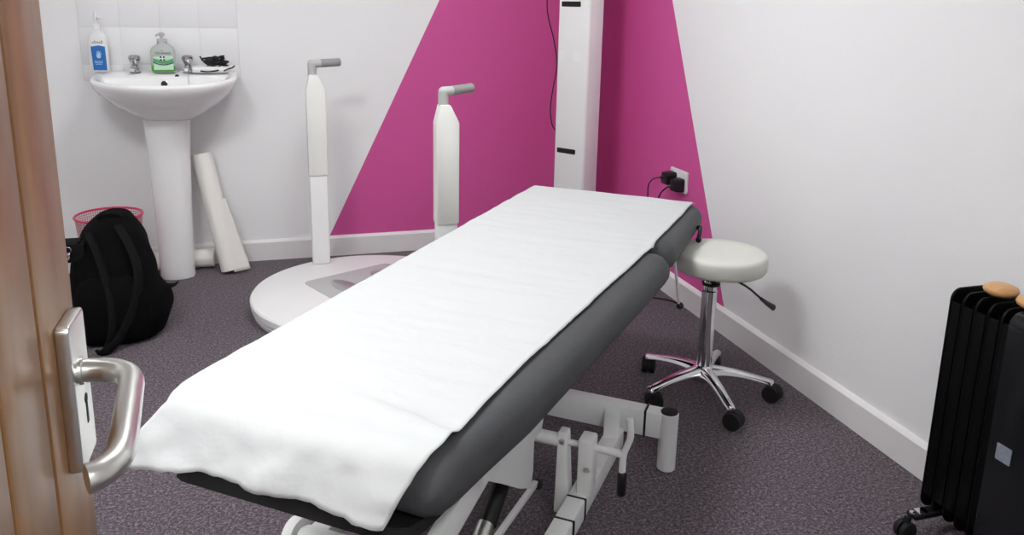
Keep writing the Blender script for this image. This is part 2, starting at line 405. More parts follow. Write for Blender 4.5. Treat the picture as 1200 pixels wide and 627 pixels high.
c = V((-.45, 3.745, .903))
t, body = bottle('hand_wash_bottle', c, .050, .026, .122, .03, .02, 'clear hand wash bottle with green soap between the two taps', M['clear'])
b = B(); b.prism(rrect(c.x-.0462, c.x+.0462, c.z+.003, c.z+.03, .008), lambda p: V((p[0], c.y-.0268, p[1])), lambda p: V((p[0], c.y+.0262, p[1])), .002)
b.build('soap', M['liquid'], t, label='green liquid soap')
b = B(); b.lathe([(.021, .128), (.021, .142), (.007, .144), (.006, .152), (.012, .154), (.012, .166), (.006, .170)], c, 20)
b.tube([(c.x, c.y, c.z+.161), (c.x-.012, c.y-.01, c.z+.161), (c.x-.02, c.y-.02, c.z+.156)], .0045, 10)
b.build('pump', M['lgrey'], t)
yl = c.y-.0275
b = B(); b.prism([(c.x-.036, c.z+.012), (c.x+.042, c.z+.012), (c.x+.042, c.z+.07), (c.x+.012, c.z+.073), (c.x-.036, c.z+.066)], lambda p: V((p[0], yl, p[1])), lambda p: V((p[0], yl-.0006, p[1])))
lab = b.build('label', M['palegreen'], t)
b = B(); b.prism([(c.x-.037, c.z+.046), (c.x-.01, c.z+.038), (c.x+.015, c.z+.036), (c.x+.043, c.z+.044), (c.x+.043, c.z+.06), (c.x+.018, c.z+.052), (c.x-.006, c.z+.052), (c.x-.037, c.z+.062)], lambda p: V((p[0], yl-.0007, p[1])), lambda p: V((p[0], yl-.0012, p[1])))
b.build('green_swoosh', M['midgreen'], lab)
b = B(); b.tube([(c.x-.037, yl-.0014, c.z+.044), (c.x-.012, yl-.0014, c.z+.035), (c.x+.015, yl-.0014, c.z+.034), (c.x+.043, yl-.0014, c.z+.042)], .0022, 6)
for dx, dz in ((-.006, .054), (.006, .054), (-.006, .066), (.006, .066)):
    b.lathe([(.0042, 0), (.0042, .0006)], (c.x+dx, yl-.0012, c.z+dz), 12, axis=(0, -1, 0))
b.build('dark_mark', M['ink'], lab)
b = B(); b.box((c.x-.0016, yl-.0022, c.z+.05), (c.x+.0016, yl-.0014, c.z+.071)); b.box((c.x-.010, yl-.0022, c.z+.0585), (c.x+.010, yl-.0014, c.z+.0615)); b.build('cross', M['white'], lab)
text('Handwash', .0145, M['ink'], t, (c.x+.003, yl+.001, c.z+.083), (1, 0, 0), (0, 0, 1), thick=.0006)
b = B(); b.lathe([(.0035, 0), (.0035, .001)], (c.x, yl+.002, c.z+.094), 12, axis=(0, -1, 0), sy=.6); b.build('red_mark', M['red'], t)

# black plug hanging on its thin chain (belongs to the basin)
b = B(); b.tube([(SX+.08, 3.745, .905), (SX+.055, 3.73, .908), (SX+.043, 3.715, .903), (SX+.04, 3.695, .899), (SX+.04, 3.69, .895)], .0013, 6)
b.build('plug_chain', M['steel'], basin)
b = B(); b.lathe([(.005, 0), (.008, .003), (.009, .009), (.003, .011)], (SX+.040, 3.683, .886), 16, axis=(.3, -.8, .5)); b.build('plug', M['blackr'], basin)
b = B(); b.tube([(SX+.088, 3.735, .905), (SX+.089, 3.70, .902), (SX+.089, 3.668, .894), (SX+.089, 3.652, .878), (SX+.089, 3.645, .85)], .001, 6); b.build('chain_reflection', M['greyp'], basin, label='thin grey line for the chain reflection, down into the bowl')  # thin grey tube standing in for the chain's reflection in the bowl

# white strip with a tangle of black cable lying on the right end of the ledge
t = root('cable_case', (-.265, 3.74, .89), 0, 'flat white strip with black strap lying at the right end of the basin', 'case')
b = B(); b.prism(rrect(-.335, -.185, 3.705, 3.765, .012), lambda p: V((p[0], p[1], .9035)), lambda p: V((p[0], p[1], .928)), .004); b.build('strip', M['plastw'], t)
b = B(); b.tube([(-.30, 3.698, .911), (-.27, 3.698, .908), (-.235, 3.698, .912), (-.225, 3.698, .915)], .004, 8, flat=.6); b.tube([(-.205, 3.698, .911), (-.185, 3.698, .920), (-.17, 3.698, .924), (-.158, 3.698, .934)], .003, 8); b.build('strap', M['black'], t)
b = B(); random.seed(3)
pts = []
for k in range(34):
    a = k*1.9+random.random(); rx = .012+.046*random.random()
    pts.append(V((-.245+rx*math.cos(a)*1.05, 3.742+.014*math.sin(a*1.3), .946+.020*math.sin(k*1.37)*(1 if k%3 else .3)+random.uniform(-.003, .006))))
b.tube(pts, .0036, 8, res=4)
b.tube([(-.275, 3.74, .938), (-.29, 3.735, .955), (-.301, 3.732, .972)], .0035, 8); b.tube([(-.215, 3.74, .941), (-.195, 3.735, .95), (-.182, 3.733, .947)], .004, 8)
b.tube([(-.235, 3.74, .956), (-.22, 3.735, .97), (-.2, 3.733, .974)], .004, 8); b.ball((-.238, 3.735, .964), .012, sc=(1.1, .8, .9)); b.ball((-.262, 3.735, .95), .011, sc=(1.2, .8, .9))
solo(b, 'cable_tangle', M['cable'], 'tangle of black cable heaped on the white strip by the right tap', 'cable', origin=(-.245, 3.742, .929))

# ------------------------------------------------------------------ waste bin
BC = V((-.683, 3.545, 0)); bh, r0, r1 = .328, .098, .128
t = root('waste_bin', BC, 0, 'pink wire mesh waste bin behind the black backpack', 'bin')
b = B()
n, mz = 84, 34
t_ = bmesh.new(); vs = [[t_.verts.new(BC+V(((r0+(r1-r0)*j/mz)*math.cos(2*math.pi*i/n), (r0+(r1-r0)*j/mz)*math.sin(2*math.pi*i/n), .004+(bh-.008)*j/mz))) for i in range(n)] for j in range(mz+1)]
for j in range(mz):
    for i in range(n): t_.faces.new((vs[j][i], vs[j][(i+1) % n], vs[j+1][(i+1) % n], vs[j+1][i]))
bmesh.ops.wireframe(t_, faces=t_.faces[:], thickness=.0022, use_replace=True, use_boundary=True, use_even_offset=True)
b.merge(t_); b.build('mesh_wall', M['binpink'], t)
b = B()
for rr, z in ((r1, bh),):
    b.tube([BC+V((rr*math.cos(a), rr*math.sin(a), z)) for a in [2*math.pi*k/48 for k in range(49)]], .005, 10, sm=False)
b.build('rim', M['binpink'], t)
b = B(); b.cyl(BC+V((0, 0, .0)), BC+V((0, 0, .006)), r0+.002, n=48); b.build('base', M['binpink'], t)

# ------------------------------------------------------------------ paper rolls
def roll(name, p0, p1, r, label, flap=False):
    p0, p1 = V(p0), V(p1); ax = (p1-p0).normalized(); x = ax.cross(V((0, 1, 0))).normalized(); y = ax.cross(x)
    t = root(name, p0, 0, label, 'paper roll')
    L = (p1-p0).length; b = B()
    ring = lambda rr, h, wob=0: [p0+ax*h+x*(rr*(1+wob*noise.noise(V((a*2, h*9, 1))))*math.cos(a)+0)+y*(rr*(1+wob*noise.noise(V((a*2, h*9, 5))))*math.sin(a)) for a in [2*math.pi*k/36 for k in range(36)]]
    b.loft([ring(.016, .05), ring(.016, .001), ring(r*.97, .0)]+[ring(r, L*k/14, .06) for k in range(0, 15)]+[ring(r*.97, L+.001), ring(.016, L), ring(.016, L-.05)], cap=False)
    b.build('roll', M['paper2'], t, angle=50)
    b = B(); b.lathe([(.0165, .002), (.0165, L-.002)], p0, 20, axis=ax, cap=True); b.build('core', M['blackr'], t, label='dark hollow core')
    return t, x, y, ax, L
p0, p1 = V((-.222, 3.67, .012)), V((-.325, 3.765, .535))
t, x, y, ax, L = roll('paper_roll', p0, p1, .044, 'white paper roll leaning against the basin pedestal', True)
b = B(); rows = []
for k in range(22):
    h_ = L*(.0+.62*k/21); jag = noise.noise(V((k*.5, 2, 0)))*.006
    ww = .052-.040*(h_/(.62*L))+jag
    row = []
    for q in range(8):
        a = R(-40)+0*q; s_ = q/7
        base = p0+ax*h_
        ang = R(60)*(1-s_)
        row.append(base+V((.046*math.cos(ang*.9)*(.55+.45*s_)+ww*s_*.75, -.046*math.sin(ang)*(1-s_*.2)-.004*s_, 0)))
    rows.append(row)
b.loft(rows, cap=False, close=False)
fl = b.build('loose_sheet', M['paper2'], t, angle=70); md = fl.modifiers.new('thick', 'SOLIDIFY'); md.thickness = .0015
roll('paper_roll', (-.62, 3.765, .045), (-.30, 3.765, .045), .042, 'white paper roll lying on the floor behind the pedestal')
# ------------------------------------------------------------------ backpack
t = root('backpack', (-.59, 3.10, 0), 0, 'black backpack slumped on the carpet in front of the pink bin', 'backpack')
sil = [(.0, -.70, -.47, 2.92, 3.20), (.015, -.72, -.44, 2.90, 3.23), (.06, -.728, -.415, 2.885, 3.26), (.11, -.73, -.405, 2.885, 3.28), (.16, -.731, -.412, 2.90, 3.29), (.21, -.73, -.44, 2.915, 3.30), (.27, -.728, -.458, 2.935, 3.31), (.32, -.722, -.472, 2.955, 3.32), (.365, -.71, -.487, 2.98, 3.33), (.405, -.692, -.503, 3.01, 3.34), (.435, -.67, -.523, 3.04, 3.345), (.455, -.645, -.545, 3.08, 3.34), (.464, -.62, -.57, 3.12, 3.32)]
b = B(); rings = []; N = 48
for z, xa, xb_, ya, yb_ in sil:
    z *= .925; yb_ -= .085; ya += .01
    ring = []
    for k in range(N):
        a = 2*math.pi*k/N; c_, s_ = math.cos(a), math.sin(a); e = 2.7; rr = (abs(c_)**e+abs(s_)**e)**(-1/e)
        p = V(((xa+xb_)/2+(xb_-xa)/2*c_*rr, (ya+yb_)/2+(yb_-ya)/2*s_*rr, z))
        f = noise.fractal(p*9, 1, 2, 3)*.012+noise.noise(V((p.x*5, p.y*5, p.z*24)))*.006
        ring.append(p+V((c_*f, s_*f, 0)) if z > .005 else p)
    rings.append(ring)
def subdiv(rings, n=3):
    out = []
    for i in range(len(rings)-1):
        a, b_, c_, d = rings[max(i-1, 0)], rings[i], rings[i+1], rings[min(i+2, len(rings)-1)]
        for k in range(n):
            u = k/n; out.append([.5*((2*q)+(r_-p)*u+(2*p-5*q+4*r_-s_)*u*u+(3*q-p-3*r_+s_)*u**3) for p, q, r_, s_ in zip(a, b_, c_, d)])
    return out+[rings[-1]]
b.loft(subdiv(rings)); bag = b.build('main_compartment', M['canvas'], t, angle=80)
# front pocket
b = B(); rings = []
for z, w_, d_ in ((.02, .10, .012), (.035, .115, .03), (.09, .12, .042), (.15, .118, .042), (.2, .11, .034), (.235, .095, .02), (.25, .07, .004)):
    ring = []
    for k in range(36):
        a = 2*math.pi*k/36; c_, s_ = math.cos(a), math.sin(a); e = 3; rr = (abs(c_)**e+abs(s_)**e)**(-1/e)
        p = V((-.585+w_*c_*rr, 2.925+.06*z+d_*s_*rr*1.2, z)); f = noise.noise(p*16)*.006; ring.append(p+V((c_*f, s_*f, 0)))
    rings.append(ring)
b.loft(subdiv(rings)); b.build('front_pocket', M['canvas'], t, angle=80)
# straps, top handle, zip line
b = B(); b.tube([(-.655, 3.02, .395), (-.628, 2.98, .35), (-.60, 2.94, .27), (-.575, 2.89, .18), (-.575, 2.862, .08), (-.60, 2.85, .01)], .017, 10, flat=.35); b.build('shoulder_strap', M['canvas2'], t)
b = B(); b.tube([(-.56, 3.04, .41), (-.52, 2.99, .35), (-.49, 2.94, .27), (-.50, 2.90, .17), (-.55, 2.86, .06), (-.60, 2.838, .014), (-.625, 2.85, .01)], .018, 10, flat=.35); b.build('shoulder_strap', M['canvas2'], t)
b = B(); b.tube([(-.64, 3.12, .425), (-.62, 3.11, .440), (-.58, 3.11, .441), (-.555, 3.12, .425)], .009, 10, flat=.6); b.build('grab_handle', M['canvas2'], t)
b = B(); b.tube([(-.455, 3.06, .16), (-.425, 3.05, .165), (-.39, 3.04, .172), (-.372, 3.04, .185)], lambda u: .02*(1-u*.85), 8, flat=.4); b.build('side_tab', M['canvas2'], t)
b = B(); b.tube([(-.70, 3.0, .10), (-.712, 2.99, .22), (-.70, 3.0, .33), (-.66, 3.01, .40)], .004, 6); b.build('piping', M['canvas2'], t)
b = B(); b.prism(rrect(-.750, -.665, .295, .362, .008), lambda p: V((p[0], 2.995, p[1])), lambda p: V((p[0], 3.09, p[1])), .004); sp = b.build('side_pocket', M['canvas2'], t)
b = B(); kc = V((-.717, 2.989, .344))
b.tube([kc+V((.011*math.cos(a), 0, .011*math.sin(a))) for a in [2*math.pi*k/20 for k in range(21)]], .0017, 8, sm=False)
b.tube([kc+V((.001, 0, -.011)), kc+V((.003, -.002, -.024)), kc+V((.0, -.002, -.034))], .0035, 8); b.ball(kc+V((.003, -.002, -.016)), .0055)
b.build('key_ring', M['chrome'], sp, label='small silver key ring')

# ------------------------------------------------------------------ body scanner: round platform with two handle posts
PC = V((.330, 3.118, 0)); PR = .457
t = root('scanner_platform', PC, 0, 'round white scanner platform with two upright hand grips by the back wall', 'body scanner')
b = B()
b.lathe([(PR-.02, 0), (PR-.012, .004), (PR-.006, .022), (PR-.02, .030), (PR-.02, .036), (PR, .038), (PR+.001, .062), (PR-.004, .069), (PR-.01, .071)], PC, 96)
b.build('round_platform', M['plastw'], t, angle=30)
def insetmap(q, z): # inset foot plate, corner near the first post, sides measured along two directions
    o_ = V((.078, 3.245, z)); e1 = (V((.165, 3.062, 0))-V((.081, 3.239, 0))).normalized(); e2 = V((-e1.y, e1.x, 0))
    return o_+e1*q[0]+e2*q[1]
b = B(); b.prism(rrect(0, .34, 0, .42, .03), lambda p: insetmap(p, .0705), lambda p: insetmap(p, .0735), .001); pl_ = b.build('foot_plate', M['lgrey'], t, label='pale grey foot plate')
for q in (.115, .305):
    b = B(); b.prism([(.17+.11*math.cos(a), q+.045*math.sin(a)) for a in [2*math.pi*k/32 for k in range(32)]], lambda p: insetmap(p, .0733), lambda p: insetmap(p, .0745), .0004); b.build('foot_pad', M['padgrey'], pl_)
def post(x, y, ztop, zc, hd, w=.076):
    o = B(); o.box((x-w/2, y-.024, .0715), (x+w/2, y+.024, zc+.02), .006); p = o.build('post', M['plastw'], t)
    c_ = B(); hw = w/2+.003; top = ztop-.045
    poly = [(-hw+.003, zc), (hw-.003, zc), (hw, zc+.006), (hw, top-.065), (hw*.25, top), (-hw*.62, top), (-hw, top-.065), (-hw, zc+.006)]
    c_.prism(poly, lambda q: V((x+q[0], y-.030, q[1])), lambda q: V((x+q[0], y+.030, q[1])), .005); c_.build('sleeve', M['cream'], p, label='ivory sleeve')
    g = B(); gx = x-hw*.25; r_ = .0185
    g.cyl((gx, y, top-.004), (gx, y, ztop-.002), r_, n=24); g.ball((gx, y, ztop), r_*1.01); g.cyl((gx, y, ztop), (gx+hd[0]*.33, y+hd[1]*.33, ztop+hd[2]*.33), r_, .0165)
    k = g.build('grip_elbow', M['lgrey'], p)
    g = B(); a = V((gx+hd[0]*.28, y+hd[1]*.28, ztop+hd[2]*.28)); e = V((gx+hd[0], y+hd[1], ztop+hd[2]))
    g.lathe([(.012, 0), (.0175, .003), (.0175, (e-a).length-.008), (.014, (e-a).length-.002), (.008, (e-a).length)], a, 24, axis=e-a); g.build('grip', M['greyp'], p, label='grey rubber grip')
post(.171, 3.499, .956, .474, (.122, .02, .006))
post(.594, 2.80, .905, .418, (.118, .025, .012), w=.08)

# ------------------------------------------------------------------ tall camera tower in the corner
d = V((.57, -.82, 0)).normalized(); nn = V((-.82, -.57, 0)).normalized(); F0 = V((1.37, 3.30, 0))   # d runs along the front to the right, nn faces the platform
TA = math.atan2(d.y, d.x)
t = root('scanner_tower', F0+d*(-.12)-nn*.04, TA, 'tall white tower with black camera slots in the magenta corner', 'body scanner')
P = lambda s_, o_, z: F0+d*s_+nn*o_+V((0, 0, z))
b = B(); poly = [(-.204, -.006), (-.198, 0), (-.044, 0), (-.036, -.007), (-.014, -.078), (-.02, -.085), (-.204, -.085)]
b.prism(poly, lambda q: P(q[0], q[1], .02), lambda q: P(q[0], q[1], 2.05), .0015); tw = b.build('tower_body', M['plastw'], t)
b = B(); b.prism([(-.26, -.14), (.02, -.14), (.02, .06), (-.26, .06)], lambda q: P(q[0], q[1], 0), lambda q: P(q[0], q[1], .02), .003); b.build('base_plate', M['plastw'], t)
for z in (.560, 1.226, 1.75):
    b = B(); b.prism(rrect(-.187, -.085, z-.0115, z+.0115, .004), lambda q: P(q[0], -.004, q[1]), lambda q: P(q[0], .0015, q[1])); b.build('camera_slot', M['ceramicd'], tw)
for s0, s1 in ((-.193, -.166), (-.112, -.080)):
    b = B(); b.prism(rrect(s0, s1, .972, 1.018, .003), lambda q: P(q[0], -.001, q[1]), lambda q: P(q[0], .0012, q[1])); b.build('sticker', M['white'], tw)
b = B(); b.tube([P(-.215, -.05, 1.7), V((1.222, 3.50, 1.45)), V((1.216, 3.52, 1.255)), V((1.226, 3.53, 1.17)), V((1.258, 3.53, 1.06)), V((1.277, 3.53, .95)), V((1.262, 3.53, .85)), V((1.252, 3.53, .77)), V((1.253, 3.53, .71)), V((1.275, 3.53, .645)), P(-.17, -.09, .60)], .0028, 8)
b.build('power_cord', M['cable'], t)
b = B(); b.tube([P(-.205, -.088, 1.7), P(-.212, -.09, 1.3), P(-.212, -.09, 1.18), P(-.203, -.09, 1.08), P(-.18, -.09, 1.0)], .0026, 8); b.build('data_cord', M['cable'], t)

# ------------------------------------------------------------------ socket on the right wall
t = root('wall_socket', (XR, 2.916, .51), 0, 'white double wall socket on the magenta wall beyond the couch', 'socket')
b = B(); b.prism(rrect(2.843, 2.989, .466, .558, .006), lambda p: V((XR-.009, p[0], p[1])), lambda p: V((XR-.0005, p[0], p[1])), .002); b.build('face_plate', M['socketw'], t)
for yy in (2.872, 2.96):
    b = B(); b.box((XR-.012, yy-.006, .543), (XR-.0085, yy+.006, .554), .001); b.build('switch', M['socketw'], t)
def plug(y, z, label, dx=.0):
    q = root('power_adapter', (XR-.012, y, z), 0, label, 'plug', 'black plugs in the wall socket')
    b = B(); b.prism(rrect(y-.029, y+.029, z-.030, z+.028, .01), lambda p: V((XR-.0095, p[0], p[1])), lambda p: V((XR-.05-dx, y+(p[0]-y)*.85, z+(p[1]-z)*.85)), .003); b.build('plug_body', M['black'], q)
    return q
q1 = plug(2.955, .515, 'black power adapter in the far half of the wall socket', .006)
q2 = plug(2.885, .500, 'black power adapter in the near half of the wall socket')
b = B(); b.tube([(XR-.055, 2.955, .515), (1.545, 2.965, .517), (1.520, 2.975, .505), (1.509, 2.985, .475), (1.510, 2.985, .42), (1.515, 2.99, .2), (1.53, 3.02, .02), (1.55, 3.1, .004)], lambda u: .006 if u < .1 else .0028, 8); b.build('cord', M['cable'], q1)
b = B(); b.tube([(XR-.05, 2.890, .492), (1.558, 2.905, .488), (1.542, 2.915, .470), (1.535, 2.925, .45), (1.53, 2.93, .40), (1.53, 2.93, .15), (1.53, 2.92, .02), (1.515, 2.91, .004), (1.57, 2.86, .004), (1.595, 2.80, .004)], .0035, 8); b.build('cord', M['cable'], q2)

# ------------------------------------------------------------------ treatment couch (local frame: x = right v, y = along u, z up)
TH = R(38.5); CO = V((.754, 2.009, 0))
t = couch = root('treatment_couch', CO, -TH, 'charcoal padded treatment couch on white steel frame in the middle of the room', 'treatment couch')
def interp(tab, x):
    if x <= tab[0][0]: return tab[0][1]
    for (a, p), (c_, q) in zip(tab, tab[1:]):
        if x <= c_: return p+(q-p)*(x-a)/(c_-a)
    return tab[-1][1]
VL = [(-1.25, -.29), (-.6, -.303), (.6, -.305)]
VR = [(-1.25, .186), (-1.2, .197), (-1.1, .226), (-.9, .255), (-.6, .277), (-.3, .300), (0, .319), (.02, .308), (.6, .312)]
def slab(u0, u1, r, prof, name, endslope=0, mm='vinyl', side=1):
    """padded slab; prof = [(inset, z)]"""
    b = B(); rings = []
    for ins, z in prof:
        base = rrect(0, 1, 0, 1, .5, 14); ring = []
        W, Lh = .62, u1-u0
        pts = rrect(-W/2+ins, W/2-ins, u0+ins+endslope*(z-.48)*.0, u1-ins, max(.004, r-ins*.3), 10)
        full = []
        for i, p in enumerate(pts):
            q = pts[(i+1) % len(pts)]; dd = math.dist(p, q); m_ = max(1, int(dd/.05))
            for k in range(m_): full.append((p[0]+(q[0]-p[0])*k/m_, p[1]+(q[1]-p[1])*k/m_))
        rings.append((ins, z, full))
    n = min(len(f) for _, _, f in rings)
    out = []
    for ins, z, full in rings:
        # resample to n points by arc length so every ring matches
        L_ = [0]
        for i in range(len(full)): L_.append(L_[-1]+math.dist(full[i], full[(i+1) % len(full)]))
        ring = []
        for k in range(140):
            s_ = L_[-1]*k/140; i = max(j for j in range(len(full)) if L_[j] <= s_+1e-9)
            f = (s_-L_[i])/max(1e-9, L_[i+1]-L_[i]); a, c_ = full[i], full[(i+1) % len(full)]
            x_, y_ = a[0]+(c_[0]-a[0])*f, a[1]+(c_[1]-a[1])*f
            lft, rgt = interp(VL, y_), interp(VR, y_)
            v_ = lft+(x_+W/2)/W*(rgt-lft); v_ = (v_-(lft+rgt)/2)*side+(lft+rgt)/2
            if endslope and y_ < u0+.12: y_ = y_-endslope*(.58-z)*(1-(y_-u0)/.12)
            ring.append(V((v_, y_, z)))
        out.append(ring)
    b.loft(out); return b.build(name, M[mm], t, local=True, angle=45)
PF = [(.038, .482), (.022, .487), (.009, .500), (.001, .517), (0, .535), (.005, .552), (.014, .566), (.028, .575), (.05, .5785), (.09, .58)]
slab(-1.15, -.004, .03, PF, 'main_cushion', endslope=.35)
slab(.022, .615, .075, [(a, .488+(z-.482)*.94) for a, z in PF], 'head_cushion')
slab(-1.16, -.03, .03, [(.03, .459), (.02, .462), (.02, .4815)], 'main_board', endslope=.55, mm='blackr', side=.9)
slab(.05, .58, .05, [(.08, .472), (.07, .473), (.07, .4875)], 'head_board', mm='blackr')
def cb(): return B()
E_ = M['enamel']
# upper frame
for sv in (-1, 1):
    b = cb(); b.bar((sv*.17, -.95, .435), (sv*.17, -.04, .435), .03, .045); b.build('upper_rail', E_, t, local=True)
for uu in (-.12, -.80):
    b = cb(); b.bar((-.17, uu, .435), (.17, uu, .435), .03, .04); b.build('cross_rail', E_, t, local=True)
for sv in (-1, 1):
    b = cb(); b.bar((sv*.17, -.03, .44), (sv*.17, .42, .445), .025, .03); b.build('head_rail', E_, t, local=True)
# base: far crossbar with two foot cylinders
b = cb(); b.bar((-.335, -.1, .130), (.335, -.1, .130), .045, .072, bev=.004); cbx = b.build('far_crossbar', E_, t, local=True)
for sv in (-1, 1):
    b = cb(); b.cyl((sv*.352, -.1, 0.002), (sv*.352, -.1, .166), .0245, n=32, bev=.002); f_ = b.build('foot', E_, t, local=True)
    b = cb(); b.lathe([(.0225, 0), (.0225, .003), (.016, .004)], (sv*.352, -.1, .1655), 32); b.build('foot_cap', M['blackr'], f_, local=True)
b = cb(); b.bar((-.265, -.865, .130), (.265, -.865, .130), .05, .05, bev=.02); b.build('near_crossbar', E_, t, local=True)
for sv in (-1, 1):
    b = cb(); b.lathe([(.02, -.012), (.036, -.01), (.038, .0), (.036, .012), (.026, .014)], (sv*.272, -.865, .130), 32, axis=(sv, 0, 0)); f_ = b.build('end_cap', E_, t, local=True)
    b = cb(); b.lathe([(.02, -.01), (.028, -.008), (.028, .008), (.02, .01)], (sv*.235, -.865, .0285), 24, axis=(1, 0, 0)); b.build('castor', M['blackr'], t, local=True)
    b = cb(); b.bar((sv*.235, -.865, .11), (sv*.235, -.865, .035), .03, .03); b.build('castor_fork', E_, t, local=True)
b = cb(); b.box((-.19, -.8915, .118), (-.11, -.888, .136), .001); b.build('slot', M['black'], t, local=True)
for sv in (1, -1):
    b = cb(); b.bar((sv*.200, -.11, .128), (sv*.236, -.26, .126), .040, .050, bev=.003); b.build('stub', E_, t, local=True)
    b = cb(); b.bar((sv*.234, -.20, .124), (sv*.226, -.86, .124), .042, .05, bev=.003); bm_ = b.build('base_beam', E_, t, local=True)
    if sv == 1:
        for u_ in (-.535, -.62):
            b = cb(); b.bar((.2315, u_-.0025, .124), (.2315, u_+.0025, .124), .045, .053, bev=.001); b.build('cable_tie', M['black'], bm_, local=True)
b = cb(); b.bar((.289, -.1, .130), (.295, -.1, .130), .049, .076, bev=.001); b.build('cable_tie', M['black'], cbx, local=True)
# linkage on the right
U0 = -.50
b = cb(); b.bar((.190, U0, .085), (.186, U0, .286), .036, .036, (0, 1, 0), .021, .03, bev=.004); lk = b.build('lift_link', E_, t, local=True)
b = cb(); b.lathe([(.0065, 0), (.0065, .003), (.004, .004)], (.187, U0-.017, .266), 12, axis=(0, -1, 0)); b.build('bolt', M['steel'], lk, local=True)
b = cb(); b.cyl((.06, U0, .258), (.18, U0, .258), .0150); b.build('pivot_tube', E_, t, local=True)
b = cb(); b.cyl((.18, U0, .258), (.322, U0, .258), .007); b.cyl((.265, U0, .258), (.322, U0, .258), .009); b.build('pivot_rod', E_, t, local=True)
b = cb(); b.bar((.242, U0, .145), (.242, U0, .284), .034, .046, (0, 1, 0), bev=.006); bk = b.build('pivot_bracket', E_, t, local=True)
b = cb(); b.lathe([(.0075, 0), (.0075, .003), (.003, .004)], (.248, U0-.0235, .215), 16, axis=(0, -1, 0)); b.build('bolt', M['steel'], bk, local=True)
b = cb(); b.tube([(.332, U0, .345), (.336, U0, .305), (.331, U0, .283), (.323, U0, .256), (.322, U0, .215)], .008, 14, flat=.8); lv = b.build('height_lever', E_, t, local=True)
b = cb(); b.lathe([(.0085, 0), (.011, .004), (.011, .052), (.008, .057)], (.322, U0, .158), 16); b.build('grip', M['black'], lv, local=True)
# bracket plate, arm, gas strut, thin rod
b = cb(); poly = [(-.90, .415), (-.864, .366), (-.768, .300), (-.673, .232), (-.607, .193), (-.597, .232), (-.596, .300), (-.548, .306), (-.53, .34), (-.50, .415)]
b.prism(poly, lambda p: V((.136, p[0], p[1])), lambda p: V((.150, p[0], p[1])), .002); b.bar((.125, -.607, .20), (.125, -.600, .31), .04, .004, (0, 1, 0), bev=.001); b.build('side_bracket', E_, t, local=True)
b = cb(); b.bar((.152, -.84, .405), (.152, -1.13, .350), .02, .06, bev=.003); b.build('foot_arm', E_, t, local=True)
b = cb(); b.lathe([(.012, 0), (.021, .004), (.021, .11), (.017, .115)], (.085, -.70, .145), 24, axis=(0, .62, .42)); gs = b.build('actuator', M['black'], t, local=True)
b = cb(); b.cyl((.083, -.86, .055), (.085, -.70, .15), .0175); b.build('actuator_tube', M['steel'], gs, local=True)
b = cb(); b.cyl((.085, -.63, .19), (.085, -.56, .24), .012); b.build('actuator_head', M['black'], gs, local=True)
b = cb(); b.bar((.122, -.50, .135), (.12, -.80, .150), .012, .014, bev=.002); rd = b.build('push_rod', E_, t, local=True)
b = cb(); b.ball((.126, -.495, .130), .012); b.build('rod_end', M['blackr'], rd, local=True)
# crank rod with ball and head release lever at the right of the head cushion
b = cb(); b.cyl((.287, .21, .485), (.300, .255, .340), .0042); cr = b.build('adjuster_rod', E_, t, local=True)
b = cb(); b.ball((.303, .262, .330), .0115); b.build('ball_knob', M['black'], cr, local=True)
b = cb(); b.tube([(.296, .455, .520), (.320, .440, .535), (.3235, .425, .530), (.3235, .412, .508)], .0065, 12); hl = b.build('release_lever', M['black'], t, local=True)
b = cb(); b.ball((.3235, .409, .502), .0095); b.build('lever_tip', M['blackr'], hl, local=True)
b = cb(); b.cyl((.10, .21, .475), (.29, .21, .475), .006); b.build('adjuster_shaft', E_, t, local=True)

# paper sheet over the couch
PL = [(-1.28, -.352), (-1.21, -.306), (-1.165, -.277), (-1.13, -.284), (-1.1, -.300), (-.5, -.312), (0, -.316), (.02, -.31), (.60, -.308)]
PRt = [(-1.30, .14), (-1.22, .165), (-1.16, .185), (-1.10, .198), (-.86, .203), (-.4, .232), (0, .262), (.05, .258), (.3, .268), (.6, .278)]
SG = 1.135
NU, NV = 190, 60
s0, s1 = -1.272, .592
rows = []
def path(s_):
    """distance along the sheet -> (u, z, outward normal in the u-z plane)"""
    if s_ >= -SG: 
        if s_ > .555: return s_-.004*((s_-.555)/.037)**2, .5835-.012*((s_-.555)/.037)**2
        return s_, .5835
    q = -SG-s_; r_ = .04; arc = 1.15*r_
    if q < arc: a = q/r_; return -SG-r_*math.sin(a), .5835-r_*(1-math.cos(a))
    a = 1.15; e = q-arc; return -SG-r_*math.sin(a)-e*math.cos(a), .5835-r_*(1-math.cos(a))-e*math.sin(a)
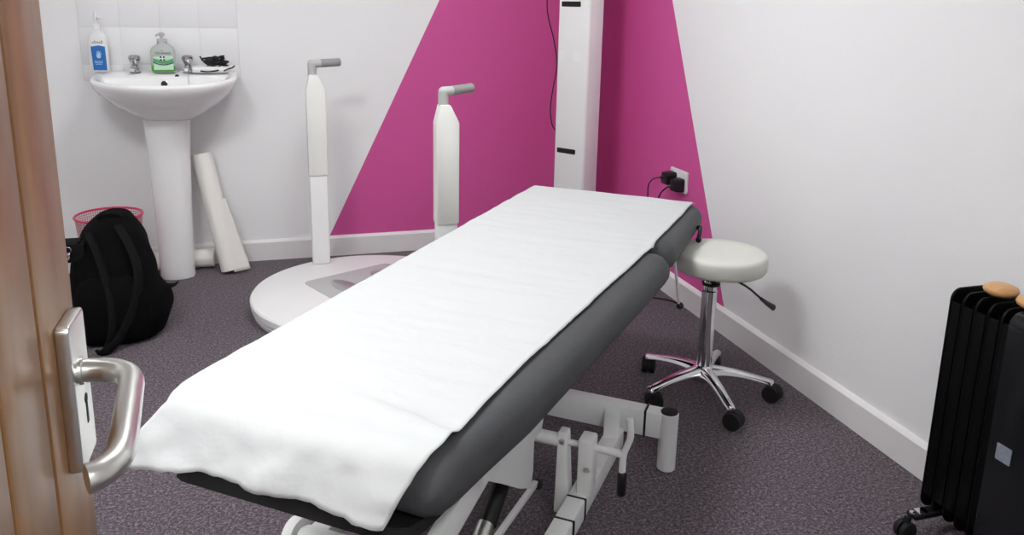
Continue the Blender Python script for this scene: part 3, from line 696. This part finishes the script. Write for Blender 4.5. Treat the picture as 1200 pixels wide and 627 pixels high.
for i in range(NU+1):
    s_ = s0+(s1-s0)*i/NU
    row = []
    for j in range(NV+1):
        w = j/NV
        l_ = interp(PL, s_); r_ = interp(PRt, s_)
        ed = noise.noise(V((s_*14, 3, 0)))*.006+noise.noise(V((s_*50, 3, 0)))*.0018
        if -.06 < s_ < .03: ed += .004
        l_ -= max(0, ed)*1.6+.011*math.exp(-((s_+.055)/.035)**4)+.010*math.exp(-((s_-.10)/.035)**4)+.006*math.exp(-((s_-.57)/.02)**4); r_ += (noise.noise(V((s_*7, 9, 0)))*.004+noise.noise(V((s_*60, 9, 0)))*.001)
        v_ = l_+(r_-l_)*w
        # torn lower end
        ss = s_
        if i < 12: ss = s_+(1-i/12)*(.009*noise.noise(V((v_*9, 0, 4)))+.0025*noise.noise(V((v_*55, 0, 4))))+ (1-i/12)*(-.002+.026*max(0, min(1, (v_+.30)/.12))*(1-max(0, min(1, (v_-.02)/.3))))
        u_, z_ = path(ss)
        foot = max(0, min(1, (-.85-s_)/.4)); body_ = 1-foot
        wr = .0014*noise.fractal(V((s_*26, v_*5, 0)), 1, 2, 3)*body_+.0022*noise.noise(V((s_*9, v_*7, 2)))
        wr += foot*(.009*noise.noise(V((s_*11+v_*5, v_*9, 7)))+.005*noise.noise(V((s_*24, v_*22, 3))))
        # long crease towards the right corner at the foot end
        dc = (s_+1.085)*.9+(v_-.15)*.22; 
        if v_ > -.02: wr += .008*math.exp(-(dc/.012)**2)*min(1, (v_+.02)/.12)
        up = max(.0, wr+.002)
        if s_ >= -SG: z_ += up; 
        else:
            k = min(1, (-SG-s_)/.09); z_ += up*(1-k); u_ -= up*k*1.6+.004*k
        # the sides follow the rounded cushion edge
        ov = (-.282)-v_
        if ov > 0 and s_ > -1.14: z_ -= min(.05, ov**1.5*3.2)
        rv = v_-(interp(VR, max(-1.2, u_))-.03)
        if rv > 0: z_ -= min(.05, rv**1.4*1.8)
        # dip at the gap between cushions
        z_ -= .0012*math.exp(-((u_-.009)/.02)**2)*(1+5*max(0, w-.93)/.07)
        row.append(V((v_, u_, z_)))
    rows.append(row)
b = B(); b.loft(rows, cap=False, close=False)
me_o = b.build('paper_sheet', M['paper'], None, angle=80)
me_o.location = CO; me_o.rotation_euler = (0, 0, -TH)
md = me_o.modifiers.new('thick', 'SOLIDIFY'); md.thickness = .0008; md.offset = 1
tag(me_o, 'white couch paper sheet spread over the treatment couch', 'paper sheet')

# ------------------------------------------------------------------ stool
SC = V((1.278, 2.066, 0))
t = root('stool', SC, 0, 'round pale grey stool on chrome star base beside the couch', 'stool')
sx = V((.024, -.006, 0)); zt = .486; rs = .143
b = B(); b.lathe([(.04, -.062), (rs-.02, -.062), (rs-.006, -.058), (rs-.001, -.050), (rs, -.030), (rs-.0005, -.014), (rs-.004, -.006), (rs-.012, -.0012), (rs*.6, .001), (.001, .002)], SC+sx+V((0, 0, zt)), 64)
seat = b.build('seat', M['cushion'], t, angle=50)
b = B(); b.lathe([(.03, 0), (.075, .002), (.075, .008), (.03, .010)], SC+sx*.6+V((0, 0, zt-.072)), 32); b.build('seat_plate', M['black'], t)
b = B(); b.lathe([(.0235, 0), (.0235, .265), (.021, .268), (.0205, .30)], SC+V((0, 0, .09)), 32); b.build('column', M['chrome'], t)
b = B(); b.lathe([(.022, 0), (.028, .002), (.028, .009), (.022, .011), (.022, .02), (.03, .024), (.034, .045)], SC+V((.003, 0, .372)), 32); b.build('collar', M['black'], t)
b = B(); b.lathe([(.02, -.005), (.034, .0), (.037, .02), (.03, .045), (.022, .052)], SC+V((0, 0, .055)), 32); b.build('hub', M['chrome'], t)
b = B(); b.tube([SC+V((.03, -.02, zt-.075)), SC+V((.10, -.04, .375)), SC+V((.15, -.03, .338)), SC+V((.175, -.025, .318))], .0035, 10); lev = b.build('height_lever', M['black'], t)
b = B(); b.tube([SC+V((.17, -.026, .322)), SC+V((.20, -.02, .300)), SC+V((.226, -.018, .283))], lambda u: .006+.005*u, 12, flat=.8); b.build('lever_grip', M['black'], lev)
for k in range(5):
    a = R(263+72*k); dd = V((math.cos(a), math.sin(a), 0)); sd = V((-dd.y, dd.x, 0))
    b = B(); rings = []
    for s_, w_, zc, hh in ((.018, .028, .085, .036), (.06, .022, .088, .026), (.11, .0185, .084, .020), (.16, .0165, .075, .017), (.195, .016, .066, .018), (.212, .014, .062, .02), (.219, .007, .061, .016)):
        c_ = SC+dd*s_+V((0, 0, zc)); prof = [(-1, -.6), (-.92, .25), (-.6, .8), (0, 1), (.6, .8), (.92, .25), (1, -.6), (.6, -1), (-.6, -1)]
        rings.append([c_+sd*(w_*p[0])+V((0, 0, hh/2*p[1])) for p in prof])
    b.loft(subdiv(rings)); leg = b.build('leg', M['chrome'], t, angle=40)
    # twin wheel castor
    ca = a+R((40, -35, 100, -60, 150)[k]); cd = V((math.cos(ca), math.sin(ca), 0)); wc = SC+dd*.208+cd*.012
    b = B()
    for s_ in (-1, 1): b.lathe([(.014, -.009), (.0265, -.008), (.028, -.003), (.028, .003), (.0265, .008), (.014, .009)], wc+V((-cd.y, cd.x, 0))*(s_*.0135)+V((0, 0, .0282)), 24, axis=(-cd.y, cd.x, 0))
    ho = [wc+V((-cd.y, cd.x, 0))*(.007*q)+cd*(.029*math.cos(e))+V((0, 0, .0295+.0285*math.sin(e))) for q in (-1, 1) for e in [R(-20+220*i/10) for i in range(11)]]
    b.loft([ho[:11], ho[11:]], cap=True); b.cyl(SC+dd*.208+V((0, 0, .048)), SC+dd*.208+V((0, 0, .062)), .0055)
    b.build('castor', M['blackr'], leg)

# ------------------------------------------------------------------ oil radiator
RX0, RX1 = 1.444, 1.564; RY1 = 1.338; zb, ztp = .052, .607
t = root('oil_radiator', (1.504, 1.12, 0), 0, 'black oil-filled radiator on wheels against the right wall', 'heater')
nf = 5; pitch = .052
b = B()
def fin(y):
    b = B(); poly = rrect(RX0, RX1, zb, ztp, .026, 7)
    b.prism(poly, lambda p: V((p[0], y-.0035, p[1])), lambda p: V((p[0], y+.0035, p[1])), .002)
    for xx in (RX0+.035, (RX0+RX1)/2, RX1-.035): b.tube([(xx, y, zb+.03), (xx, y, ztp-.03)], .011, 12, sm=False, flat=1)
    # folded return on both upright edges
    for xx in (RX0+.004, RX1-.004): b.bar((xx, y-.012, zb+.04), (xx, y-.012, ztp-.03), .006, .028, (0, 1, 0), bev=.002)
    return b.build('fin', M['blackenamel'], t)
for k in range(nf): fin(RY1-.006-k*.033)
ye = RY1-.006-nf*.033+.015
for z in (zb+.06, ztp-.06):
    b = B(); b.cyl((1.504, ye, z), (1.504, RY1-.004, z), .02); b.build('oil_tube', M['blackenamel'], t)
b = B(); b.prism(rrect(RX0-.004, RX1+.004, zb-.006, ztp+.002, .03, 8), lambda p: V((p[0], ye-.20, p[1])), lambda p: V((p[0], ye, p[1])), .006); hs = b.build('control_housing', M['gloss'], t)
b = B(); b.prism(rrect(1.1225, 1.158, .287, .324, .002), lambda p: V((RX0-.0055, p[0], p[1])), lambda p: V((RX0-.0035, p[0], p[1]))); b.build('rating_label', M['silver'], hs, label='small silver rating label')
b = B()
for z in (.50, .44): b.lathe([(.022, 0), (.02, .012), (.012, .014)], (1.504, ye-.20, z), 24, axis=(0, -1, 0))
b.build('control_knob', M['black'], hs)
for yy in (1.302, ye-.13):
    b = B(); b.bar((1.39, yy, .058), (1.58, yy, .058), .03, .012, bev=.003); ax_ = b.build('foot_bar', M['black'], t)
    b = B(); b.bar((1.405, yy, .0655), (1.432, yy, .0655), .022, .003, bev=.001); b.lathe([(.007, 0), (.006, .004), (.002, .005)], (1.392, yy, .064), 14); b.build('foot_clip', M['chrome'], ax_)
    for xx in (1.378, 1.565):
        b = B()
        for s_ in (-1, 1): b.lathe([(.01, -.006), (.021, -.006), (.0235, -.002), (.0235, .002), (.021, .006), (.01, .006)], (xx, yy+s_*.009, .0237), 24, axis=(0, 1, 0))
        b.bar((xx+.002, yy, .03), (xx+.004, yy, .058), .012, .014, bev=.002); b.build('castor', M['blackr'], ax_)
for x_, y_, lb in ((1.503, 1.262, 'round pale wooden disc on the radiator top, nearer the back wall'), (1.504, 1.180, 'round pale wooden disc on the radiator top, cut off by the photo edge')):
    b = B(); b.lathe([(.006, 0), (.024, .002), (.033, .008), (.0355, .014), (.033, .020), (.022, .025), (.004, .0265)], (x_, y_, ztp+.0025), 40, m=None)
    solo(b, 'wooden_disc', M['beech'], lb, 'wooden disc', 'wooden discs on the radiator', origin=(x_, y_, ztp+.0025), angle=60)

# ------------------------------------------------------------------ world and camera
w = bpy.data.worlds.new('World'); C.world = w; w.use_nodes = True
w.node_tree.nodes['Background'].inputs[0].default_value = (.9, .95, 1, 1); w.node_tree.nodes['Background'].inputs[1].default_value = .4
cam = bpy.data.cameras.new('Camera'); co = bpy.data.objects.new('Camera', cam); COL.objects.link(co); C.camera = co
f, cyy = 928.73, 223.48; yaw, pit, rol = R(16.849), R(12.922), R(-1.162)
cam.sensor_fit = 'HORIZONTAL'; cam.sensor_width = 36; cam.lens = 36*f/1200; cam.shift_x = 0; cam.shift_y = -(313.5-cyy)/1200
cam.clip_start = .02
fw = V((math.sin(yaw)*math.cos(pit), math.cos(yaw)*math.cos(pit), -math.sin(pit))); rt = V((math.cos(yaw), -math.sin(yaw), 0)); dn = fw.cross(rt)
r2 = math.cos(rol)*rt+math.sin(rol)*dn; d2 = -math.sin(rol)*rt+math.cos(rol)*dn
mt = Matrix((r2, -d2, -fw)).transposed().to_4x4(); mt.translation = (0, 0, 1.2); co.matrix_world = mt
vs_ = C.view_settings; vs_.view_transform = 'Standard'; vs_.look = 'None'; vs_.gamma = 1; vs_.use_curve_mapping = False; vs_.exposure = .19
